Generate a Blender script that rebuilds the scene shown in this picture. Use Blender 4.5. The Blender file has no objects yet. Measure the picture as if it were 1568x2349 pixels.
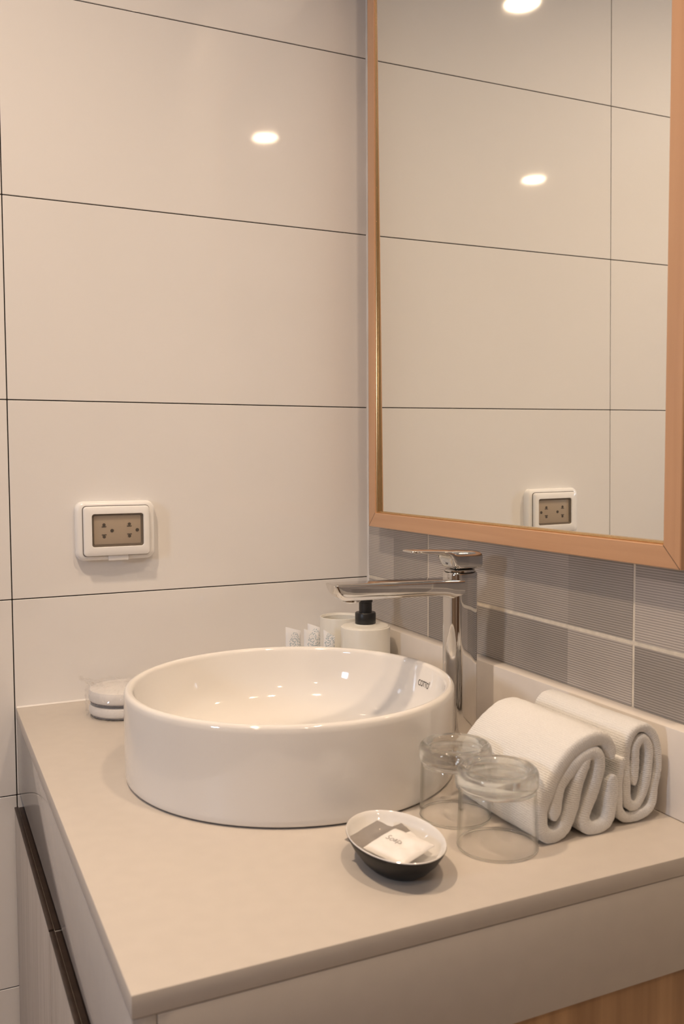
import bpy, bmesh, math, random
from mathutils import Vector, Matrix, noise

# ------------------------------------------------------------------ scene, camera, world, exposure
scene = bpy.context.scene
COL = scene.collection
ZC = 0.85                       # height of the counter top above the floor; z below is measured from the counter top
PI = math.pi

cam_d = bpy.data.cameras.new('camera')
cam = bpy.data.objects.new('camera', cam_d)
COL.objects.link(cam)
cam.location = (-0.72275, -1.44187, 0.37326 + ZC)
cam.rotation_euler = (1.5137, 0.00469, -0.4359)
cam_d.sensor_fit = 'VERTICAL'
cam_d.sensor_height = 36.0
cam_d.sensor_width = 24.0
cam_d.lens = 2083.08 / 2349.0 * 36.0
cam_d.clip_start = 0.02
cam_d.dof.use_dof = True
cam_d.dof.focus_distance = 1.35
cam_d.dof.aperture_fstop = 9.0
scene.camera = cam

world = bpy.data.worlds.new('world')
scene.world = world
world.use_nodes = True
world.node_tree.nodes['Background'].inputs[0].default_value = (0.55, 0.65, 0.8, 1)
world.node_tree.nodes['Background'].inputs[1].default_value = 0.15

WARM = (1.0, 0.752, 0.525)
LAMPS = [  # x, y, watts
    (-0.92, -0.72, 9.4),
    (-0.61, -2.02, 3.4),
    (-1.97, -2.05, 3.4),
    (-0.20, -0.98, 4.5),  # added fill lamp, kept out of view, brightens the counter's right side
]
WINDOW_STRENGTH = 52.0
WINDOW_COLOR = (0.66, 0.80, 1.0)

vs = scene.view_settings
vs.view_transform = 'Standard'
vs.look = 'None'
vs.exposure = 0.08
vs.gamma = 1.0
vs.use_curve_mapping = False
cy = scene.cycles
cy.use_denoising = True
cy.max_bounces = 8
cy.diffuse_bounces = 4
cy.glossy_bounces = 4
cy.transmission_bounces = 8
cy.transparent_max_bounces = 12
cy.sample_clamp_indirect = 40.0
cy.use_adaptive_sampling = True
cy.adaptive_threshold = 0.03
cy.caustics_reflective = True
cy.caustics_refractive = True
cy.blur_glossy = 0.3
cy.use_light_tree = False

# ------------------------------------------------------------------ materials
def nodes_of(name):
    m = bpy.data.materials.new(name)
    m.use_nodes = True
    nt = m.node_tree
    return m, nt, nt.nodes['Principled BSDF']

def principled(name, color, rough=0.5, metal=0.0, var=0.03, scale=30.0, bump=0.0, bump_scale=200.0,
               coat=0.0, ior=1.5, stretch=None, sheen=0.0, coord='Object'):
    """node material: base colour varied by noise, optional fine bump"""
    m, nt, b = nodes_of(name)
    tc = nt.nodes.new('ShaderNodeTexCoord')
    mp = nt.nodes.new('ShaderNodeMapping')
    if stretch:
        mp.inputs['Scale'].default_value = stretch
    nt.links.new(tc.outputs[coord], mp.inputs['Vector'])
    nz = nt.nodes.new('ShaderNodeTexNoise')
    nz.inputs['Scale'].default_value = scale
    nz.inputs['Detail'].default_value = 3 if var > 0.02 else 0
    nt.links.new(mp.outputs[0], nz.inputs['Vector'])
    rp = nt.nodes.new('ShaderNodeValToRGB')
    rp.color_ramp.elements[0].position = 0.3
    rp.color_ramp.elements[1].position = 0.7
    rp.color_ramp.elements[0].color = tuple(max(0, c * (1 - var)) for c in color) + (1,)
    rp.color_ramp.elements[1].color = tuple(min(1, c * (1 + var)) for c in color) + (1,)
    nt.links.new(nz.outputs[0], rp.inputs[0])
    nt.links.new(rp.outputs[0], b.inputs['Base Color'])
    b.inputs['Roughness'].default_value = rough
    b.inputs['Metallic'].default_value = metal
    b.inputs['IOR'].default_value = ior
    b.inputs['Coat Weight'].default_value = coat
    b.inputs['Coat Roughness'].default_value = 0.06
    b.inputs['Sheen Weight'].default_value = sheen
    if bump:
        n2 = nt.nodes.new('ShaderNodeTexNoise')
        n2.inputs['Scale'].default_value = bump_scale
        n2.inputs['Detail'].default_value = 2
        nt.links.new(mp.outputs[0], n2.inputs['Vector'])
        bp = nt.nodes.new('ShaderNodeBump')
        bp.inputs['Strength'].default_value = bump
        bp.inputs['Distance'].default_value = 0.002
        nt.links.new(n2.outputs[0], bp.inputs['Height'])
        nt.links.new(bp.outputs[0], b.inputs['Normal'])
    return m

def emission(name, color, strength):
    m = bpy.data.materials.new(name)
    m.use_nodes = True
    nt = m.node_tree
    nt.nodes.clear()
    o = nt.nodes.new('ShaderNodeOutputMaterial')
    e = nt.nodes.new('ShaderNodeEmission')
    e.inputs[0].default_value = (*color, 1)
    e.inputs[1].default_value = strength
    nt.links.new(e.outputs[0], o.inputs[0])
    return m

def wood(name, dark, light, rough, axis, scale=1.0, coat=0.0):
    """wood with grain running along the given axis (0, 1, 2)"""
    m, nt, b = nodes_of(name)
    tc = nt.nodes.new('ShaderNodeTexCoord')
    mp = nt.nodes.new('ShaderNodeMapping')
    s = [60.0 * scale] * 3
    s[axis] = 2.5 * scale
    mp.inputs['Scale'].default_value = s
    nt.links.new(tc.outputs['Object'], mp.inputs[0])
    nz = nt.nodes.new('ShaderNodeTexNoise')
    nz.inputs['Scale'].default_value = 1.6
    nz.inputs['Detail'].default_value = 6
    nz.inputs['Distortion'].default_value = 0.4
    nt.links.new(mp.outputs[0], nz.inputs['Vector'])
    rp = nt.nodes.new('ShaderNodeValToRGB')
    rp.color_ramp.elements[0].position = 0.32
    rp.color_ramp.elements[1].position = 0.68
    rp.color_ramp.elements[0].color = (*dark, 1)
    rp.color_ramp.elements[1].color = (*light, 1)
    nt.links.new(nz.outputs[0], rp.inputs[0])
    nt.links.new(rp.outputs[0], b.inputs['Base Color'])
    b.inputs['Roughness'].default_value = rough
    b.inputs['Coat Weight'].default_value = coat
    b.inputs['Coat Roughness'].default_value = 0.1
    return m

def striped_tile(name):
    m, nt, b = nodes_of(name)
    at = nt.nodes.new('ShaderNodeAttribute')
    at.attribute_name = 'tone'
    tc = nt.nodes.new('ShaderNodeTexCoord')
    sx = nt.nodes.new('ShaderNodeSeparateXYZ')
    nt.links.new(tc.outputs['Object'], sx.inputs[0])
    mu = nt.nodes.new('ShaderNodeMath'); mu.operation = 'MULTIPLY'
    mu.inputs[1].default_value = 2 * PI / 0.0029
    nt.links.new(sx.outputs['Z'], mu.inputs[0])
    sn = nt.nodes.new('ShaderNodeMath'); sn.operation = 'SINE'
    nt.links.new(mu.outputs[0], sn.inputs[0])
    ma = nt.nodes.new('ShaderNodeMath'); ma.operation = 'MULTIPLY_ADD'
    ma.inputs[1].default_value = 0.30
    ma.inputs[2].default_value = 0.92
    nt.links.new(sn.outputs[0], ma.inputs[0])
    nz = nt.nodes.new('ShaderNodeTexNoise')
    nz.inputs['Scale'].default_value = 9
    nt.links.new(tc.outputs['Object'], nz.inputs['Vector'])
    m2 = nt.nodes.new('ShaderNodeMath'); m2.operation = 'MULTIPLY_ADD'
    m2.inputs[1].default_value = 0.3
    m2.inputs[2].default_value = 0.85
    nt.links.new(nz.outputs[0], m2.inputs[0])
    m3 = nt.nodes.new('ShaderNodeMath'); m3.operation = 'MULTIPLY'
    nt.links.new(ma.outputs[0], m3.inputs[0])
    nt.links.new(m2.outputs[0], m3.inputs[1])
    vm = nt.nodes.new('ShaderNodeVectorMath'); vm.operation = 'SCALE'
    nt.links.new(at.outputs['Color'], vm.inputs[0])
    nt.links.new(m3.outputs[0], vm.inputs['Scale'])
    nt.links.new(vm.outputs[0], b.inputs['Base Color'])
    bp = nt.nodes.new('ShaderNodeBump')
    bp.inputs['Strength'].default_value = 0.12
    bp.inputs['Distance'].default_value = 0.0006
    nt.links.new(sn.outputs[0], bp.inputs['Height'])
    nt.links.new(bp.outputs[0], b.inputs['Normal'])
    b.inputs['Roughness'].default_value = 0.38
    return m

def glass(name, color=(1, 1, 1), rough=0.0, ior=1.5):
    m = bpy.data.materials.new(name)
    m.use_nodes = True
    nt = m.node_tree
    nt.nodes.clear()
    o = nt.nodes.new('ShaderNodeOutputMaterial')
    g = nt.nodes.new('ShaderNodeBsdfGlass')
    g.inputs['Color'].default_value = (*color, 1)
    g.inputs['Roughness'].default_value = rough
    g.inputs['IOR'].default_value = ior
    nt.links.new(g.outputs[0], o.inputs[0])
    return m

def film(name, tint, gloss_col, fac_base, rough, diff=None, diff_fac=0.0, bump=0.0, bscale=60, edge=0.7):
    """thin clear or frosted plastic film: see-through, with a glossy sheen growing towards grazing angles"""
    m = bpy.data.materials.new(name)
    m.use_nodes = True
    nt = m.node_tree
    nt.nodes.clear()
    o = nt.nodes.new('ShaderNodeOutputMaterial')
    t = nt.nodes.new('ShaderNodeBsdfTransparent'); t.inputs[0].default_value = (*tint, 1)
    g = nt.nodes.new('ShaderNodeBsdfGlossy'); g.inputs[0].default_value = (*gloss_col, 1)
    g.inputs['Roughness'].default_value = rough
    lw = nt.nodes.new('ShaderNodeLayerWeight'); lw.inputs[0].default_value = 0.5
    pw = nt.nodes.new('ShaderNodeMath'); pw.operation = 'POWER'; pw.inputs[1].default_value = 4.0
    nt.links.new(lw.outputs['Facing'], pw.inputs[0])
    ad = nt.nodes.new('ShaderNodeMath'); ad.operation = 'MULTIPLY_ADD'; ad.use_clamp = True
    ad.inputs[1].default_value = edge
    ad.inputs[2].default_value = fac_base
    nt.links.new(pw.outputs[0], ad.inputs[0])
    if bump:
        tc = nt.nodes.new('ShaderNodeTexCoord')
        nz = nt.nodes.new('ShaderNodeTexVoronoi'); nz.inputs['Scale'].default_value = bscale
        nt.links.new(tc.outputs['Object'], nz.inputs['Vector'])
        bp = nt.nodes.new('ShaderNodeBump'); bp.inputs['Strength'].default_value = bump
        bp.inputs['Distance'].default_value = 0.003
        nt.links.new(nz.outputs['Distance'], bp.inputs['Height'])
        nt.links.new(bp.outputs[0], g.inputs['Normal'])
        nt.links.new(bp.outputs[0], lw.inputs['Normal'])
    mx = nt.nodes.new('ShaderNodeMixShader')
    src = t.outputs[0]
    if diff:
        d = nt.nodes.new('ShaderNodeBsdfDiffuse'); d.inputs[0].default_value = (*diff, 1)
        m0 = nt.nodes.new('ShaderNodeMixShader'); m0.inputs[0].default_value = diff_fac
        nt.links.new(t.outputs[0], m0.inputs[1]); nt.links.new(d.outputs[0], m0.inputs[2])
        src = m0.outputs[0]
    nt.links.new(ad.outputs[0], mx.inputs[0])
    nt.links.new(src, mx.inputs[1]); nt.links.new(g.outputs[0], mx.inputs[2])
    nt.links.new(mx.outputs[0], o.inputs[0])
    return m

def terry(name):
    """towelling: ribs along the roll (UV u is arc length) and fine pile"""
    m, nt, b = nodes_of(name)
    uv = nt.nodes.new('ShaderNodeTexCoord')
    sx = nt.nodes.new('ShaderNodeSeparateXYZ')
    nt.links.new(uv.outputs['UV'], sx.inputs[0])
    mu = nt.nodes.new('ShaderNodeMath'); mu.operation = 'MULTIPLY'
    mu.inputs[1].default_value = 2 * PI / 0.0021
    nt.links.new(sx.outputs['X'], mu.inputs[0])
    sn = nt.nodes.new('ShaderNodeMath'); sn.operation = 'SINE'
    nt.links.new(mu.outputs[0], sn.inputs[0])
    nz = nt.nodes.new('ShaderNodeTexNoise')
    nz.inputs['Scale'].default_value = 650
    nz.inputs['Detail'].default_value = 3
    nt.links.new(uv.outputs['Object'], nz.inputs['Vector'])
    ad = nt.nodes.new('ShaderNodeMath'); ad.operation = 'MULTIPLY_ADD'
    ad.inputs[1].default_value = 0.13
    nt.links.new(sn.outputs[0], ad.inputs[0])
    nt.links.new(nz.outputs[0], ad.inputs[2])
    bp = nt.nodes.new('ShaderNodeBump')
    bp.inputs['Strength'].default_value = 0.6
    bp.inputs['Distance'].default_value = 0.0012
    nt.links.new(ad.outputs[0], bp.inputs['Height'])
    nt.links.new(bp.outputs[0], b.inputs['Normal'])
    rp = nt.nodes.new('ShaderNodeValToRGB')
    rp.color_ramp.elements[0].color = (0.70, 0.69, 0.67, 1)
    rp.color_ramp.elements[1].color = (0.82, 0.815, 0.80, 1)
    nt.links.new(nz.outputs[0], rp.inputs[0])
    nt.links.new(rp.outputs[0], b.inputs['Base Color'])
    b.inputs['Roughness'].default_value = 0.95
    b.inputs['Sheen Weight'].default_value = 0.25
    b.inputs['Specular IOR Level'].default_value = 0.1
    return m

def printed_sachet(name):
    """white sachet with a blue dotted leaf print low on its face (local z is height)"""
    m, nt, b = nodes_of(name)
    tc = nt.nodes.new('ShaderNodeTexCoord')
    vo = nt.nodes.new('ShaderNodeTexVoronoi'); vo.inputs['Scale'].default_value = 620
    nt.links.new(tc.outputs['Object'], vo.inputs['Vector'])
    dots = nt.nodes.new('ShaderNodeMath'); dots.operation = 'LESS_THAN'; dots.inputs[1].default_value = 0.42
    nt.links.new(vo.outputs['Distance'], dots.inputs[0])
    mp = nt.nodes.new('ShaderNodeMapping'); mp.vector_type = 'POINT'
    mp.inputs['Location'].default_value = (-0.25, 0, -3.25)
    mp.inputs['Scale'].default_value = (100, 0, 40)
    nt.links.new(tc.outputs['Object'], mp.inputs[0])
    ln = nt.nodes.new('ShaderNodeVectorMath'); ln.operation = 'LENGTH'
    nt.links.new(mp.outputs[0], ln.inputs[0])
    ins = nt.nodes.new('ShaderNodeMath'); ins.operation = 'LESS_THAN'; ins.inputs[1].default_value = 0.86
    nt.links.new(ln.outputs['Value'], ins.inputs[0])
    mm = nt.nodes.new('ShaderNodeMath'); mm.operation = 'MULTIPLY'
    nt.links.new(dots.outputs[0], mm.inputs[0]); nt.links.new(ins.outputs[0], mm.inputs[1])
    mx = nt.nodes.new('ShaderNodeMix'); mx.data_type = 'RGBA'
    mx.inputs['A'].default_value = (0.9, 0.91, 0.93, 1)
    mx.inputs['B'].default_value = (0.30, 0.42, 0.50, 1)
    nt.links.new(mm.outputs[0], mx.inputs['Factor'])
    nt.links.new(mx.outputs['Result'], b.inputs['Base Color'])
    b.inputs['Roughness'].default_value = 0.45
    return m

M = {}
M['white_tile'] = principled('glazed_white_tile', (0.84, 0.825, 0.815), 0.045, var=0.008, scale=4, bump=0.05, bump_scale=7)
M['dark_grout'] = principled('dark_grout', (0.018, 0.014, 0.012), 0.9, var=0.2)
M['cream_grout'] = principled('cream_grout', (0.74, 0.68, 0.58), 0.9, var=0.08, scale=90, bump=0.3)
M['caulk'] = principled('white_caulk', (0.80, 0.78, 0.76), 0.5)
M['grey_tile'] = striped_tile('grey_striped_tile')
M['quartz'] = principled('cream_quartz', (0.58, 0.53, 0.478), 0.42, var=0.012, scale=60)
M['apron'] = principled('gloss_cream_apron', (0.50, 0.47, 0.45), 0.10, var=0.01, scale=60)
M['splash'] = principled('cream_backsplash', (0.80, 0.75, 0.70), 0.25, var=0.01, scale=60)
M['ceramic'] = principled('glazed_ceramic', (0.82, 0.80, 0.775), 0.055, var=0.006, scale=5, coat=0.3)
M['sealant'] = principled('clear_sealant', (0.70, 0.66, 0.61), 0.25)
M['chrome'] = principled('polished_chrome', (0.64, 0.63, 0.62), 0.045, 1.0, var=0.01)
M['chrome_dark'] = principled('dark_steel_ring', (0.10, 0.095, 0.09), 0.25, 1.0)
M['black'] = principled('black_plastic', (0.014, 0.014, 0.015), 0.38, var=0.1)
M['ink'] = principled('dark_ink', (0.05, 0.045, 0.045), 0.5)
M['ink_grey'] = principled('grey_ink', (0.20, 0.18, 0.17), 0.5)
M['ink_soft'] = principled('soft_grey_ink', (0.34, 0.31, 0.29), 0.5)
M['bottle'] = principled('cream_resin', (0.80, 0.79, 0.74), 0.36, var=0.012, bump=0.04, bump_scale=500)
M['mirror'] = principled('silvered_glass', (0.93, 0.94, 0.91), 0.0, 1.0, var=0.0)
M['frame_h'] = wood('frame_wood_horizontal', (0.53, 0.295, 0.16), (0.61, 0.35, 0.195), 0.3, 1, 0.6, coat=0.4)
M['frame_v'] = wood('frame_wood_vertical', (0.53, 0.295, 0.16), (0.61, 0.35, 0.195), 0.3, 2, 0.6, coat=0.4)
M['gilt'] = principled('gilt_bead', (0.62, 0.43, 0.22), 0.22, 0.85, var=0.08, stretch=(1, 1, 0.05), scale=300)
M['cab_wood'] = wood('orange_brown_wood', (0.30, 0.165, 0.075), (0.43, 0.255, 0.125), 0.45, 2, 0.7)
M['door_wood'] = wood('taupe_wood', (0.40, 0.36, 0.33), (0.52, 0.475, 0.44), 0.5, 2, 1.4)
M['channel'] = principled('dark_brown_channel', (0.035, 0.022, 0.017), 0.4, var=0.25, scale=80)
M['socket_white'] = principled('white_socket_plastic', (0.92, 0.915, 0.91), 0.2, var=0.008)
M['socket_face'] = principled('socket_face_plastic', (0.72, 0.67, 0.61), 0.45, var=0.02)
M['smoke'] = film('smoked_window', (0.93, 0.90, 0.86), (0.9, 0.9, 0.9), 0.0, 0.12, (0.45, 0.41, 0.37), 0.10)
M['gasket'] = principled('grey_gasket', (0.16, 0.14, 0.125), 0.5)
M['glass'] = glass('clear_tumbler_glass', (0.985, 0.99, 0.98), ior=1.46)
_nt = M['glass'].node_tree       # thick pressed glass: mostly seen straight through, partly refracting
_tr = _nt.nodes.new('ShaderNodeBsdfTransparent'); _tr.inputs[0].default_value = (0.985, 0.985, 0.975, 1)
_mx = _nt.nodes.new('ShaderNodeMixShader'); _mx.inputs[0].default_value = 0.25
_nt.links.new(_nt.nodes['Glass BSDF'].outputs[0], _mx.inputs[1])
_nt.links.new(_tr.outputs[0], _mx.inputs[2])
_nt.links.new(_mx.outputs[0], _nt.nodes['Material Output'].inputs[0])
M['thin_glass'] = film('thin_glass_wall', (0.99, 0.99, 0.985), (1, 1, 1), 0.03, 0.0, edge=0.75)
_nt = M['thin_glass'].node_tree  # the wall tints where one looks along it
_lw = _nt.nodes.new('ShaderNodeLayerWeight'); _lw.inputs[0].default_value = 0.5
_rp = _nt.nodes.new('ShaderNodeValToRGB')
_rp.color_ramp.elements[0].position = 0.55; _rp.color_ramp.elements[0].color = (0.99, 0.99, 0.985, 1)
_rp.color_ramp.elements[1].position = 0.97; _rp.color_ramp.elements[1].color = (0.62, 0.62, 0.58, 1)
_nt.links.new(_lw.outputs['Facing'], _rp.inputs[0])
_nt.links.new(_rp.outputs[0], _nt.nodes['Transparent BSDF'].inputs[0])
M['towel'] = terry('white_terry')
M['dish_out'] = principled('black_glaze', (0.010, 0.009, 0.009), 0.42, var=0.15, ior=1.35)
M['paper_white'] = principled('white_soap_wrapper', (0.84, 0.82, 0.80), 0.42, var=0.03, scale=60, bump=0.35, bump_scale=90)
M['frost'] = film('frosted_grey_film', (0.80, 0.78, 0.76), (0.9, 0.9, 0.9), 0.02, 0.3, (0.36, 0.33, 0.31), 0.62)
M['cello'] = film('crinkled_cellophane', (0.99, 0.99, 0.99), (1, 1, 1), 0.07, 0.02)
M['pad'] = principled('white_pad', (0.74, 0.72, 0.71), 0.6, var=0.02)
M['pad_edge'] = principled('dark_blue_grey_edge', (0.16, 0.16, 0.19), 0.5)
M['sachet'] = printed_sachet('printed_sachet')
M['ceiling'] = principled('white_paint', (0.80, 0.78, 0.75), 0.8, var=0.01)
M['far_wall'] = principled('brown_stone_tile', (0.45, 0.35, 0.265), 0.4, var=0.1, scale=3)
M['floor'] = principled('brown_floor_tile', (0.36, 0.28, 0.21), 0.25, var=0.08, scale=6)
M['door_dark'] = wood('dark_door_wood', (0.10, 0.055, 0.03), (0.18, 0.10, 0.055), 0.4, 2, 0.4)
M['win_frame'] = principled('white_window_frame', (0.8, 0.8, 0.8), 0.35)
M['lamp_trim'] = principled('white_lamp_trim', (0.8, 0.79, 0.77), 0.3)
M['lamp_lens'] = emission('lamp_lens', WARM, 6.0)
M['lamp_lens'].cycles.emission_sampling = 'NONE'
M['window_pane'] = emission('daylit_frosted_pane', WINDOW_COLOR, WINDOW_STRENGTH)

# ------------------------------------------------------------------ mesh helpers
def sharpen(me, deg=35):
    for p in me.polygons:
        p.use_smooth = True
    me.set_sharp_from_angle(angle=math.radians(deg))

def link(name, me, mat, parent=None, smooth=None, loc=None):
    o = bpy.data.objects.new(name, me)
    COL.objects.link(o)
    if mat is not None and len(me.materials) == 0:
        me.materials.append(M[mat])
    if smooth:
        sharpen(me, smooth)
    if parent is not None:
        o.parent = parent
    if loc is not None:
        o.location = loc
    return o

def mesh_from(name, verts, faces):
    me = bpy.data.meshes.new(name)
    me.from_pydata([tuple(v) for v in verts], [], faces)
    bm = bmesh.new(); bm.from_mesh(me)
    bmesh.ops.remove_doubles(bm, verts=bm.verts, dist=1e-7)
    bmesh.ops.recalc_face_normals(bm, faces=bm.faces)
    bm.to_mesh(me); bm.free()
    me.update()
    return me

def box_mesh(name, x0, x1, y0, y1, z0, z1, bevel=0.0, seg=2):
    bm = bmesh.new()
    vs_ = [bm.verts.new((x, y, z)) for x in (x0, x1) for y in (y0, y1) for z in (z0, z1)]
    for f in ((0, 1, 3, 2), (4, 6, 7, 5), (0, 4, 5, 1), (2, 3, 7, 6), (0, 2, 6, 4), (1, 5, 7, 3)):
        bm.faces.new([vs_[i] for i in f])
    bmesh.ops.recalc_face_normals(bm, faces=bm.faces)
    if bevel:
        bmesh.ops.bevel(bm, geom=list(bm.edges), offset=bevel, segments=seg, profile=0.5, affect='EDGES')
    me = bpy.data.meshes.new(name)
    bm.to_mesh(me); bm.free()
    return me

def box(name, x0, x1, y0, y1, z0, z1, mat, parent=None, bevel=0.0, seg=2):
    return link(name, box_mesh(name, x0, x1, y0, y1, z0, z1, bevel, seg), mat, parent, 40 if bevel else None)

def lathe(name, prof, mat, parent=None, n=96, center=(0, 0), sx=1.0, sy=1.0, closed=False, smooth=40):
    """revolve (r, z) points; r=0 ends are closed to a point"""
    verts, faces, rings = [], [], []
    for r, z in prof:
        if r < 1e-6:
            verts.append((center[0], center[1], z)); rings.append([len(verts) - 1])
        else:
            b = len(verts)
            for k in range(n):
                a = 2 * PI * k / n
                verts.append((center[0] + r * sx * math.cos(a), center[1] + r * sy * math.sin(a), z))
            rings.append(list(range(b, b + n)))
    pairs = list(zip(rings, rings[1:]))
    if closed:
        pairs.append((rings[-1], rings[0]))
    for a, b in pairs:
        for k in range(n):
            k2 = (k + 1) % n
            if len(a) == 1 and len(b) == 1:
                continue
            if len(a) == 1:
                faces.append((a[0], b[k], b[k2]))
            elif len(b) == 1:
                faces.append((a[k], a[k2], b[0]))
            else:
                faces.append((a[k], a[k2], b[k2], b[k]))
    return link(name, mesh_from(name, verts, faces), mat, parent, smooth)

def loft(name, loops, mat, parent=None, cap0=True, cap1=True, smooth=40):
    n = len(loops[0])
    verts = [p for L in loops for p in L]
    faces = []
    for i in range(len(loops) - 1):
        for k in range(n):
            k2 = (k + 1) % n
            faces.append((i * n + k, i * n + k2, (i + 1) * n + k2, (i + 1) * n + k))
    if cap0:
        faces.append(tuple(range(n))[::-1])
    if cap1:
        faces.append(tuple(range((len(loops) - 1) * n, len(loops) * n)))
    return link(name, mesh_from(name, verts, faces), mat, parent, smooth)

def rrect(cx, cz, w, h, r, seg=6):
    """rounded rectangle in 2D, counter-clockwise"""
    pts = []
    for qx, qz, a0 in ((1, 1, 0), (-1, 1, 90), (-1, -1, 180), (1, -1, 270)):
        ox, oz = cx + qx * (w / 2 - r), cz + qz * (h / 2 - r)
        for i in range(seg + 1):
            a = math.radians(a0 + 90 * i / seg)
            pts.append((ox + r * math.cos(a), oz + r * math.sin(a)))
    return pts

def catmull(pts, per=10):
    out = []
    P = [pts[0]] + list(pts) + [pts[-1]]
    for i in range(1, len(P) - 2):
        p0, p1, p2, p3 = (Vector(q) for q in P[i - 1:i + 3])
        for k in range(per):
            t = k / per
            out.append(0.5 * ((2 * p1) + (p2 - p0) * t + (2 * p0 - 5 * p1 + 4 * p2 - p3) * t * t + (3 * p1 - p0 - 3 * p2 + p3) * t ** 3))
    out.append(Vector(P[-2]))
    return out

def thing(name, label, cat, loc=(0, 0, 0), rotz=0.0, group=None):
    o = bpy.data.objects.new(name, None)
    COL.objects.link(o)
    o.location = (loc[0], loc[1], loc[2] + ZC)
    o.rotation_euler = (0, 0, rotz)
    o.empty_display_size = 0.03
    o['label'] = label
    o['category'] = cat
    if group:
        o['group'] = group
    return o

def structure(o, top=True):
    o['kind'] = 'structure'
    if top:
        o.location.z += ZC
    return o

def text_mesh(name, body, size, extrude=0.0, offset=0.0):
    cu = bpy.data.curves.new(name, 'FONT')
    cu.body = body
    cu.size = size
    cu.extrude = extrude
    cu.offset = offset
    cu.align_x = 'CENTER'
    cu.align_y = 'CENTER'
    o = bpy.data.objects.new(name, cu)
    COL.objects.link(o)
    dg = bpy.context.evaluated_depsgraph_get()
    me = bpy.data.meshes.new_from_object(o.evaluated_get(dg))
    bpy.data.objects.remove(o)
    bpy.data.curves.remove(cu)
    me.name = name
    me.materials.clear()
    return me

# ------------------------------------------------------------------ room shell
ROOM_X0, ROOM_Y0, ZF, ZT = -2.6, -2.7, -ZC, 1.65

floor_o = structure(box('floor', ROOM_X0 - .1, .1, ROOM_Y0 - .1, .1, ZF - .08, ZF, 'floor'))
ceiling_o = structure(box('ceiling', ROOM_X0 - .1, .1, ROOM_Y0 - .1, .1, ZT, ZT + .08, 'ceiling'))

# tiled wall with the socket (plane y = 0)
wall_left = structure(box('wall_left', ROOM_X0 - .1, .1, 0.0022, 0.10, ZF, ZT, 'dark_grout'))
JOINT = 0.0016
z4 = 0.1655
xs = [0.0 - JOINT / 2, -0.6003, -1.2006, -1.8009, -2.4012, ROOM_X0]
zs = [ZF] + [z4 + .3 * k for k in range(-3, 5)] + [ZT]
tile_cache = {}
def tile(parent, a, b, c, d, plane, mat):
    """one glazed tile between (a, b) across and (c, d) up, its face flush with the plane"""
    h = JOINT / 2
    w, t = (b - a) - 2 * h, (d - c) - 2 * h
    key = (round(w, 4), round(t, 4), plane)
    if key not in tile_cache:
        if plane == 'y':
            me = box_mesh('tile', -w / 2, w / 2, 0, 0.006, -t / 2, t / 2, 0.0006, 1)
        else:
            me = box_mesh('tile', 0, 0.006, -w / 2, w / 2, -t / 2, t / 2, 0.0006, 1)
        me.materials.append(M[mat])
        tile_cache[key] = me
    o = bpy.data.objects.new('tile', tile_cache[key])
    COL.objects.link(o)
    o.parent = parent
    o.location = ((a + b) / 2, 0, (c + d) / 2) if plane == 'y' else (0, (a + b) / 2, (c + d) / 2)
    return o
for i in range(len(xs) - 1):
    for j in range(len(zs) - 1):
        tile(wall_left, xs[i + 1], xs[i], zs[j], zs[j + 1], 'y', 'white_tile')
# sealant bead up the corner
bead = []
for z in [0.0 + .02 * k for k in range(0, 83)]:
    w = 0.0026 + 0.0008 * noise.noise((3.1, 7.7, z * 25))
    bead.append([(-w, 0.0012, z), (-w * .55, -w * .55, z), (0.0012, -w, z), (0.0012, 0.0012, z)])
loft('sealant_bead', bead, 'caulk', wall_left)

# wall with the mirror (plane x = 0), grey striped tiles with cream joints
wall_right = structure(box('wall_right', 0.0006, 0.10, ROOM_Y0 - .1, 0.002, ZF, ZT, 'cream_grout'))
ys = [0.0, -0.2087, -0.6633, -1.1179, -1.5725, -2.0271, -2.4817, ROOM_Y0]
gz = [0.094, 0.1665, 0.4665, 0.7665, 1.0665, 1.3665, ZT]
random.seed(11)
TONES = {  # column, row -> tone of the printed blocks in view, frame's shadow painted into the upper ones; the rest vary at random
    (0, 0): [(1.12, 0.98)],
    (0, 1): [(1.22, 0.86), (0.98, 0.92)],
    (1, 0): [(0.72, 0.76, 0.80, 1.08)],
    (1, 1): [(1.10, 1.0, 0.92, 0.82), (0.98, 0.90, 0.98, 0.80)],
    (2, 0): [(0.76, 0.9, 0.8, 1.0)],
    (2, 1): [(1.12, 0.95, 1.1, 0.9), (0.82, 0.9, 0.8, 1.0)],
}
BASE = (0.445, 0.408, 0.378)
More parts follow.
